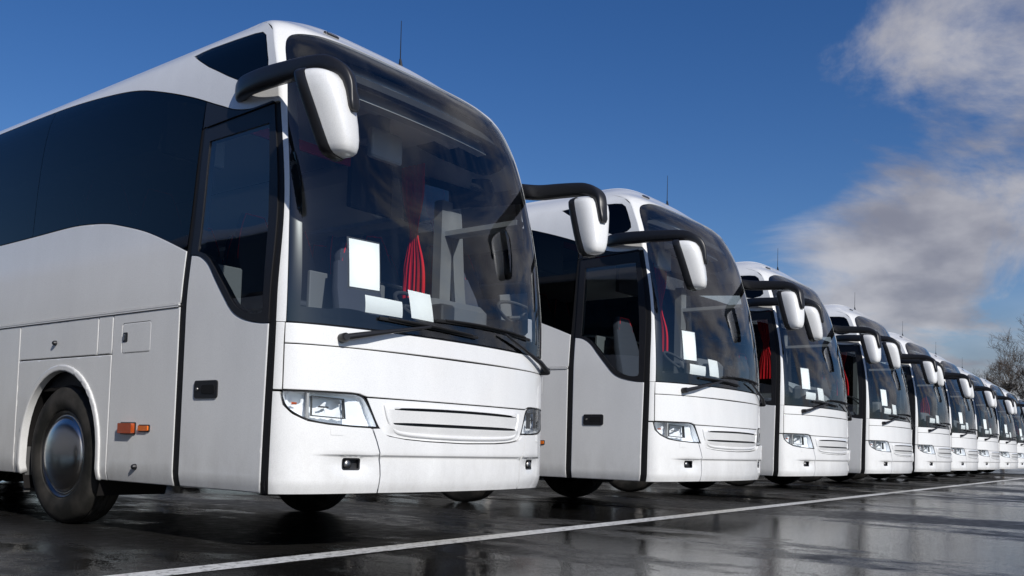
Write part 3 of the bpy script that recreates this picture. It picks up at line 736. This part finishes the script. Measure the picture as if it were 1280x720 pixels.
# ---- wing mirrors
def wing_mirror(sg, dz):
    path = [(1.12, .60, 2.815), (1.20, .50, 2.812), (1.255, .38, 2.806), (1.285, .22, 2.795), (1.30, .03, 2.782), (1.305, -.16, 2.768), (1.305, -.30, 2.756), (1.30, -.42, 2.74), (1.293, -.505, 2.70), (1.275, -.565, 2.645), (1.262, -.592, 2.55), (1.258, -.612, 2.45)]
    k = len(path); path = [(x, y, z + dz * min(1, i / 4)) for i, (x, y, z) in enumerate(path)]
    path = smooth_curve(path, 4); n = len(path)
    hs = np.interp(np.linspace(0, 1, n), [0, .08, .3, .55, .75, .9, .985, 1], [.045, .072, .074, .064, .050, .032, .026, .012])
    ws = np.interp(np.linspace(0, 1, n), [0, .08, .3, .55, .75, .9, .985, 1], [.03, .045, .052, .055, .050, .044, .040, .028])
    V, Fc = tube_vf(path, list(zip(ws * .9, hs * .82)), 16, power=3.6)
    V = [(q[0] * sg, q[1], q[2]) for q in V]; Fc = [q[::-1] for q in Fc] if sg > 0 else Fc
    # housing: white shell facing forwards, sections over height
    zs = [2.67, 2.662, 2.645, 2.61, 2.555, 2.475, 2.385, 2.305, 2.263, 2.235, 2.22, 2.213]
    xi = [1.245, 1.215, 1.198, 1.190, 1.187, 1.187, 1.190, 1.196, 1.203, 1.212, 1.228, 1.245]
    YB = lambda z: -.385 - .145 * (max(0, 2.67 - z) / .5) ** .9
    th = -R(14); cth, sth = math.cos(th), math.sin(th)
    def rot(p): dx, dy = p[0] - 1.31, p[1] + .45; return ((1.31 + dx * cth - dy * sth) * sg, -.45 + dx * sth + dy * cth, p[2])
    xo = [1.41, 1.438, 1.452, 1.456, 1.448, 1.428, 1.404, 1.382, 1.368, 1.354, 1.335, 1.305]
    dp_ = [.06, .11, .14, .155, .158, .152, .142, .128, .115, .10, .08, .045]
    NP = 22
    def section(i, a0, a1, grow=0., yshift=0.):
        cx = (xi[i] + xo[i]) / 2; hw = (xo[i] - xi[i]) / 2 + grow; pts = []
        yb = YB(zs[i])
        for q in range(NP + 1):
            a = a0 + (a1 - a0) * q / NP; c_, s_ = math.cos(a), math.sin(a)
            pts.append((cx - hw * math.copysign(abs(c_) ** (2 / 3.4), c_), yb - dp_[i] * abs(s_) ** (2 / 2.6) * (1 if s_ > 0 else -1) + yshift, zs[i] + dz))
        return pts
    HV = []; HF = []
    for i in range(len(zs)): HV += section(i, 0, math.pi)
    for i in range(len(zs) - 1):
        for q in range(NP): HF.append((i*(NP+1)+q, i*(NP+1)+q+1, (i+1)*(NP+1)+q+1, (i+1)*(NP+1)+q))
    HF.append(tuple(range(NP, -1, -1))); HF.append(tuple((len(zs)-1)*(NP+1)+q for q in range(NP+1)))
    HV = [rot(p) for p in HV]
    if sg > 0: HF = [q[::-1] for q in HF]
    hs_ = raw('wing_mirror', HV, HF, WP, bus, True, 60)
    raw('mirror_arm', V, Fc, BP, hs_, True, 60)
    # black rear rim and glass
    RV = []; RF = []; ns = len(zs)
    loops = []
    for (g, yo) in ((.004, 0.0), (.010, .012), (.010, .055), (-.004, .075), (-.018, .066)):
        lp = []
        for i in range(ns):
            yb = YB(zs[i]); lp.append((xi[i] - g, yb + yo, zs[i] + dz + (g if i == 0 else -g if i == ns - 1 else 0)))
        for i in range(ns - 1, -1, -1):
            yb = YB(zs[i]); lp.append((xo[i] + g, yb + yo, zs[i] + dz + (g if i == 0 else -g if i == ns - 1 else 0)))
        loops.append(lp)
    m0 = len(loops[0])
    for lp in loops: RV += [rot(p) for p in lp]
    for l in range(len(loops) - 1):
        for i in range(m0): j = (i + 1) % m0; RF.append((l*m0+i, l*m0+j, (l+1)*m0+j, (l+1)*m0+i))
    raw('mirror_rim', RV, RF, BP, hs_, True, 40)
    gv = [rot(p) for p in loops[-1]]
    raw('mirror_glass', gv, [tuple(range(m0))], 'mirror_glass', hs_)
wing_mirror(-1, .0); wing_mirror(1, -.09)

# ---- wipers
def wiper(name, piv, el, b0, b1, sagz):
    P0, n0 = on_front(*piv, .02); P1, n1 = on_front(*piv, .055)
    parts = [tube_vf([P0 - n0 * .03, P0 + n0 * .035, P0 + n0 * .05], [.030, .028, .02], 12)]
    E_, _ = on_front(*el, .045)
    mid = (P1 + E_) / 2 + n0 * .012
    parts.append(tube_vf([P0 + n0 * .03, P0 + (mid - P0) * .5 + n0 * .03, mid, E_], [.021, .018, .013, .008], 8))
    w = raw(name, *join_vf(parts), BP, bus, True, 50)
    N = 14; path = []; arm2 = []
    for k in range(N + 1):
        s = k / N; x = b0[0] + (b1[0] - b0[0]) * s; z = b0[1] + (b1[1] - b0[1]) * s + sagz * math.sin(math.pi * s)
        path.append(on_front(x, z, .016)[0]); arm2.append(on_front(x, z + .006, .035 - .018 * abs(2 * s - 1) ** 2)[0])
    raw('wiper_blade', *join_vf([tube_vf(path, [(.006, .012)] * (N + 1), 6), tube_vf(arm2[1:-1], [.008] * (N - 1), 6)]), BR, w, True, 50)
    return w
wiper('wiper', (-.942, 1.262), (-.32, 1.392), (-.70, 1.408), (.16, 1.378), .0)
wiper('wiper', (1.14, 1.235), (.45, 1.432), (-.24, 1.448), (.84, 1.44), .012)

# ---- inside
def boxo(name, a, material, parent=bus, r=0.): v, f = box_vf(*a, r=r); return raw(name, v, f, material, parent)
boxo('floor', (-1.19, 1.19, .25, YR - .1, 1.0, 1.04), 'interior_dark')
boxo('aisle_floor', (-1.19, 1.19, 1.75, YR - .1, 1.04, 1.42), 'interior_dark')
raw('ceiling', [(-1.02, .52, 3.20), (1.02, .52, 3.20), (1.02, YR - .1, 3.22), (-1.02, YR - .1, 3.22)], [(0, 3, 2, 1)], 'interior_pale', bus)
raw('roof_backing', [(-.6, .75, 3.44), (.6, .75, 3.44), (.6, YR - .1, 3.44), (-.6, YR - .1, 3.44)], [(0, 1, 2, 3)], 'matt_black', bus)
for sg in (-1, 1):
    # luggage rack with rounded nose, light underside
    sec = [(1.13, 2.66), (.98, 2.62), (.78, 2.66), (.66, 2.76), (.63, 2.86), (.68, 3.0), (1.0, 3.19)]
    V = [(sg * x, y, z) for y in (1.55, YR - .15) for x, z in sec]; m0 = len(sec)
    Fc = [(i, i + 1, m0 + i + 1, m0 + i) for i in range(m0 - 1)] + [tuple(range(m0))]
    raw('luggage_rack', V, Fc, 'interior_pale', bus, True, 35)
# header box over the windscreen with roller blinds
def arc_box(y_add, z0, z1, d0, d1, xm, material, name, parent=bus):
    n = 24; V = []; Fc = []
    for k in range(n + 1):
        x = -xm + 2 * xm * k / n
        for z, d in ((z0, d0), (z1, d0), (z1, d1), (z0, d1)):
            y = float(yfz(min(z, 3.3)) + cz(z) * (1 - math.sqrt(max(0, 1 - (x / wz(z)) ** 2)))); V.append((x, y + d, z))
    for k in range(n):
        for q in range(4): j = (q + 1) % 4; Fc.append((4*k+q, 4*k+j, 4*k+4+j, 4*k+4+q))
    Fc += [(0, 1, 2, 3), (4*n+3, 4*n+2, 4*n+1, 4*n)]
    return raw(name, V, Fc, material, parent, False)
arc_box(0, 3.10, 3.19, .10, .55, 1.02, 'interior_pale', 'header_panel')
arc_box(0, 2.98, 3.06, .20, .27, .98, 'interior_grey', 'blind_rail')
arc_box(0, 2.966, 2.978, .19, .28, .98, 'interior_light', 'blind_hem')
arc_box(0, 3.03, 3.09, .07, .13, .98, 'interior_dark', 'blind_roller')
boxo('ceiling_screen', (.02, .34, .62, .68, 2.76, 2.98), 'interior_light', r=.015)
boxo('screen_mount', (.12, .24, .66, .95, 2.95, 3.14), 'interior_grey', r=.01)
boxo('rack_front', (.62, 1.1, 1.50, 1.56, 2.64, 3.18), 'interior_dark', r=.01)
boxo('rack_front', (-1.1, -.62, 1.50, 1.56, 2.64, 3.18), 'interior_grey', r=.01)
boxo('rack_trim', (-.62, .62, 1.52, 1.55, 2.98, 3.06), 'seat_piping')
# dashboard
n = 24; V = []; Fc = []
prof = [(.05, 1.37), (.25, 1.40), (.55, 1.41), (.72, 1.36), (.74, 1.05)]
for k in range(n + 1):
    x = -1.12 + 2.24 * k / n
    hump = .13 * float(sstep(.12, .30, x) * (1 - sstep(.90, 1.05, x)))
    for d, z in prof:
        y = float(yfz(1.38) + cz(1.38) * (1 - math.sqrt(max(0, 1 - (x / 1.275) ** 2)))); h = hump * float(sstep(.1, .45, d)) if z > 1.1 else 0
        dd = d if x > -.45 else .05 + (d - .05) * .55
        V.append((x, y + dd, z + h))
m0 = len(prof)
for k in range(n):
    for q in range(m0 - 1): Fc.append((m0*k+q, m0*k+q+1, m0*k+m0+q+1, m0*k+m0+q))
dash = raw('dashboard', V, Fc, 'interior_mid', bus, True, 40)
boxo('instrument_hood', (.28, .92, .20, .42, 1.47, 1.72), 'interior_mid', dash, .05)
boxo('ticket_machine', (.16, .30, .0, .12, 1.42, 1.64), 'interior_dark', dash, .015)
# steering wheel
cx, cy, czz = .60, .62, 1.70; V = []; Fc = []
for k in range(32):
    a = 2 * math.pi * k / 32; rr = .23
    for q in range(8):
        b_ = 2 * math.pi * q / 8; r_ = rr + .016 * math.cos(b_); u = r_ * math.cos(a); vv = r_ * math.sin(a); w_ = .016 * math.sin(b_)
        V.append((cx + u, cy + vv * .80 + w_ * .6, czz + vv * .6 - w_ * .8))
for k in range(32):
    for q in range(8): k2 = (k + 1) % 32; j = (q + 1) % 8; Fc.append((k*8+q, k2*8+q, k2*8+j, k*8+j))
v2, f2 = box_vf(cx - .21, cx + .21, cy - .03, cy + .03, czz - .02, czz + .01, .01); v3, f3 = tube_vf([(cx, cy, czz), (cx, cy - .25, czz - .45)], [.06, .09], 10)
raw('steering_wheel', *join_vf([(V, Fc), (v2, f2), (v3, f3)]), 'interior_dark', dash, True, 40)
# seats
def seat_mesh(name, w, material):
    parts = [box_vf(-w/2, w/2, -.02, .46, .36, .50, .05), tube_vf([(0, .46, .30), (0, .50, .55), (0, .56, .85), (0, .61, 1.08)], [(w/2, .07), (w/2, .065), (w/2*.97, .055), (w/2*.8, .045)], 16, upv=(0, -1, 0), power=4)]
    parts.append(tube_vf([(0, .605, 1.04), (0, .625, 1.14), (0, .64, 1.25)], [(w/2*.72, .05), (w/2*.70, .055), (w/2*.52, .03)], 14, upv=(0, -1, 0), power=4))
    parts.append(box_vf(-.08, .08, .1, .4, 0, .37))
    v, f = join_vf(parts); me = bpy.data.meshes.new(name); me.from_pydata([tuple(q) for q in v], [], f)
    me.polygons.foreach_set('use_smooth', [True] * len(me.polygons)); me.set_sharp_from_angle(angle=R(45)); me.materials.append(MATS[material]); return me
sm = seat_mesh('passenger_seat', .44, 'seat_fabric'); dm = seat_mesh('driver_seat', .52, 'seat_fabric')
pm_v, pm_f = tube_vf([(-.20, .50, .55), (-.205, .54, .85), (-.17, .575, 1.05), (-.14, .585, 1.15), (-.10, .60, 1.245), (.10, .60, 1.245), (.14, .585, 1.15), (.17, .575, 1.05), (.205, .54, .85), (.20, .50, .55)], .007, 6)
pme = bpy.data.meshes.new('seat_piping'); pme.from_pydata([tuple(q) for q in pm_v], [], pm_f); pme.materials.append(MATS['seat_piping'])
def seat(name, me, loc):
    o = link(name, me, None, bus); o.location = loc
    p = link('seat_piping', pme, None, o); return o
seat('driver_seat', dm, (.60, .80, 1.04))
for k in range(6):
    for x in (-.92, -.47, .47, .92): seat('passenger_seat', sm, (x, 2.0 + .82 * k, 1.42))
# pillars and window frames seen through the windscreen on the driver's side
boxo('window_pillar', (1.06, 1.19, .86, .95, 1.0, 2.70), 'interior_mid')
boxo('window_rail', (1.10, 1.19, .10, .90, 2.40, 2.44), 'interior_grey')
boxo('driver_partition', (.30, 1.15, 1.60, 1.64, 1.0, 2.05), 'interior_mid', r=.01)
boxo('courier_partition', (-1.15, -.35, 1.60, 1.64, 1.0, 1.95), 'interior_mid', r=.01)
boxo('driver_wall', (1.12, 1.2, .25, 1.7, 1.0, 1.66), 'interior_mid')
# red curtains, gathered by a tie
def curtain(x, y0, z0, z1, wid, tie):
    V = []; Fc = []; nz, ny = 28, 36
    for i in range(nz + 1):
        z = z1 + (z0 - z1) * i / nz; g = 1 - .62 * math.exp(-((z - tie) / .22) ** 2)
        if z < tie: g = max(g, .38 + .18 * (tie - z) / max(.01, tie - z0))
        for k in range(ny + 1):
            s = k / ny - .5; V.append((x + (.006 * math.sin(s * 32 + .9 * math.sin(z * 3)) + .006 * math.sin(s * 83 + 2 + z)) * (.5 + g) , y0 + s * wid * g + .03 * math.sin(z * 2.3), z))
    for i in range(nz):
        for k in range(ny): a = i * (ny + 1) + k; Fc.append((a, a + 1, a + ny + 2, a + ny + 1))
    return raw('curtain', V, Fc, 'red_curtain', bus, True)
curtain(1.06, 1.20, 1.90, 3.05, .27, 2.46)
right_curtain = curtain(-1.08, 1.25, 1.62, 2.7, .22, 2.2)

# ------------------------------------------------------------------ the row of coaches
S_, D_ = 4.58239, .32604
DX = [0, .148, -.012, .013, -.01, -.013, -.011, 0, .001, 0, 0]
DY = [0, -.069, .048, -.005, .013, .048, .041, -.027, -.045, 0, 0]
ORD = ['first', 'second', 'third', 'fourth', 'fifth', 'sixth', 'seventh', 'eighth', 'ninth', 'tenth', 'eleventh']
def copy_tree(o, parent=None, skip=()):
    c = o.copy(); C.objects.link(c); c.parent = parent
    for ch in o.children:
        if ch.name.split('.')[0] not in skip: copy_tree(ch, c, skip)
    return c
def bus_label(n):
    if n == 0: return 'white touring coach showing its front wheel, arch and whole door side'
    if n == 10: return 'white touring coach at the end of the row beside the bare trees'
    return 'white touring coach, %s in the row from the one showing its whole side' % ORD[n]
template_children = list(bus.children)
coaches = []
for n in range(0, 11):
    if n == 0: o = bus
    else: o = copy_tree(bus, None, (('passenger_seat',) if n > 4 else ()) + (('curtain',) if n in (4, 6, 9) else ()))
    rc = [c for c in o.children if c.data == right_curtain.data]
    if n not in (0, 2, 3, 7):
        for c in rc: bpy.data.objects.remove(c)
    o.location = (1.275 + n * S_ + DX[n], n * D_ + DY[n], 0); o.rotation_euler.z = R((0, .25, -.2, .3, -.15, .1, -.3, .2, 0, .2, 0)[n])
    tag(o, bus_label(n), 'coach', 'white coaches parked in a row'); coaches.append(o)
o = copy_tree(bus, None, ('passenger_seat',)); o.location = (1.275 - S_ - .22, -.33, 0)
for c in [c for c in bus.children if c.data == right_curtain.data]: bpy.data.objects.remove(c)
tag(o, 'white touring coach parked beyond the one showing its front wheel', 'coach', 'white coaches parked in a row')
# sheets of paper behind the windscreens
def paper_mesh(name, pts, off, curl):
    a = xz(pts); V = []; Fc = []; nx, ny = 6, 8
    for i in range(ny + 1):
        for k in range(nx + 1):
            u, v_ = k / nx, i / ny
            x = (pts[0][0]*(1-u) + pts[1][0]*u)*(1-v_) + (pts[3][0]*(1-u) + pts[2][0]*u)*v_; z = (pts[0][1]*(1-u) + pts[1][1]*u)*(1-v_) + (pts[3][1]*(1-u) + pts[2][1]*u)*v_
            P, nn = on_front(x, z, -off - curl * (v_ ** 2)); V.append(P)
    for i in range(ny):
        for k in range(nx): q = i * (nx + 1) + k; Fc.append((q, q + 1, q + nx + 2, q + nx + 1))
    # thickness
    m0 = len(V); V2 = [p + Vector((0, .0008, 0)) for p in V]
    me = bpy.data.meshes.new(name); me.from_pydata([tuple(q) for q in V + V2], [], Fc + [tuple(m0 + i for i in q[::-1]) for q in Fc]); me.materials.append(MATS['paper']); 
    me.polygons.foreach_set('use_smooth', [True] * len(me.polygons)); return me
pa = paper_mesh('paper_sheet', [(-.862, 1.888), (-.642, 1.888), (-.662, 1.588), (-.875, 1.588)], .03, .0)
pb = paper_mesh('paper_sheet', [(-.756, 1.556), (-.473, 1.548), (-.458, 1.45), (-.745, 1.452)], .05, .02)
pc = paper_mesh('paper_sheet', [(-.428, 1.632), (-.234, 1.626), (-.203, 1.45), (-.397, 1.455)], .04, .01)
hold = paper_mesh('paper_holder', [(-.872, 1.900), (-.632, 1.900), (-.650, 1.575), (-.886, 1.575)], .036, .0); hold.materials.clear(); hold.materials.append(MATS['interior_dark'])
for n, o in enumerate(coaches):
    who = 'of the coach showing its whole side' if n == 0 else 'of the row\'s %s coach' % ORD[n]
    if n != 4:
        p = link('paper_sheet', pa, None); p.location = o.location; p.rotation_euler = o.rotation_euler; tag(p, 'upright white paper sheet behind the windscreen ' + who, 'paper', 'paper sheets in the windscreens')
        h = link('paper_holder', hold, None, p)
    p = link('paper_sheet', pb, None); p.location = o.location; p.rotation_euler = o.rotation_euler; tag(p, 'low white paper lying sideways behind the windscreen ' + who, 'paper', 'paper sheets in the windscreens')
    p = link('paper_sheet', pc, None); p.location = o.location; p.rotation_euler = o.rotation_euler; tag(p, 'small leaning white paper behind the windscreen ' + who, 'paper', 'paper sheets in the windscreens')

# ------------------------------------------------------------------ bare trees
def bare_tree(loc, height, seed, label, spread=1.):
    rnd = random.Random(seed); root = bpy.data.objects.new('bare_tree', None); C.objects.link(root); root.location = loc
    trunk = []; br = []
    def limb(p, d, L, r, depth, out):
        n = 5 if depth < 2 else 4; path = [p]; rad = [r]; q = p.copy(); dd = d.copy()
        for i in range(n):
            dd = (dd + Vector((rnd.gauss(0, .12), rnd.gauss(0, .12), rnd.gauss(0.05, .08)))).normalized(); q = q + dd * L / n; path.append(q.copy()); rad.append(r * (1 - .55 * (i + 1) / n))
        out.append(tube_vf(path, rad, 7 if depth < 2 else 5 if depth < 3 else 3, cap=False))
        if depth >= 6 or r < .006: return
        kids = {0: 7, 1: 6, 2: 5, 3: 4, 4: 4, 5: 3}[depth]
        for k in range(kids):
            s = .35 + .65 * (k + rnd.random() * .8) / kids; s = min(s, 1.); fi = s * n; i = min(int(fi), n - 1); pt = path[i].lerp(path[i + 1], fi - i)
            base = (path[i + 1] - path[i]).normalized(); az = rnd.random() * 6.283; side = Vector((math.cos(az), math.sin(az), 0)); side = (side - base * side.dot(base)).normalized()
            an = R(rnd.uniform(24, 52)) * spread; nd = (base * math.cos(an) + side * math.sin(an)); nd.z += .12
            limb(pt, nd.normalized(), L * rnd.uniform(.48, .70), max(rad[i] * rnd.uniform(.42, .62), .0075), depth + 1, br)
    limb(Vector((0, 0, -.1)), Vector((rnd.gauss(0, .04), rnd.gauss(0, .04), 1)).normalized(), height * .48, height * .017, 0, trunk)
    v, f = join_vf(trunk); raw('trunk', v, f, 'bark', root, True)
    v, f = join_vf(br); raw('crown', v, f, 'bark', root, True)
    tag(root, label, 'tree', 'bare trees beyond the row'); return root
bare_tree((70.0, 6.9, 0), 11.6, 5, 'tall leafless tree with fine twigs, standing beyond the end of the row')
bare_tree((72.0, 9.4, 0), 8.6, 11, 'smaller leafless tree half hidden behind the far coaches')
bare_tree((78.0, 5.2, 0), 13.5, 23, 'leafless tree beyond the row, farthest from the coaches')
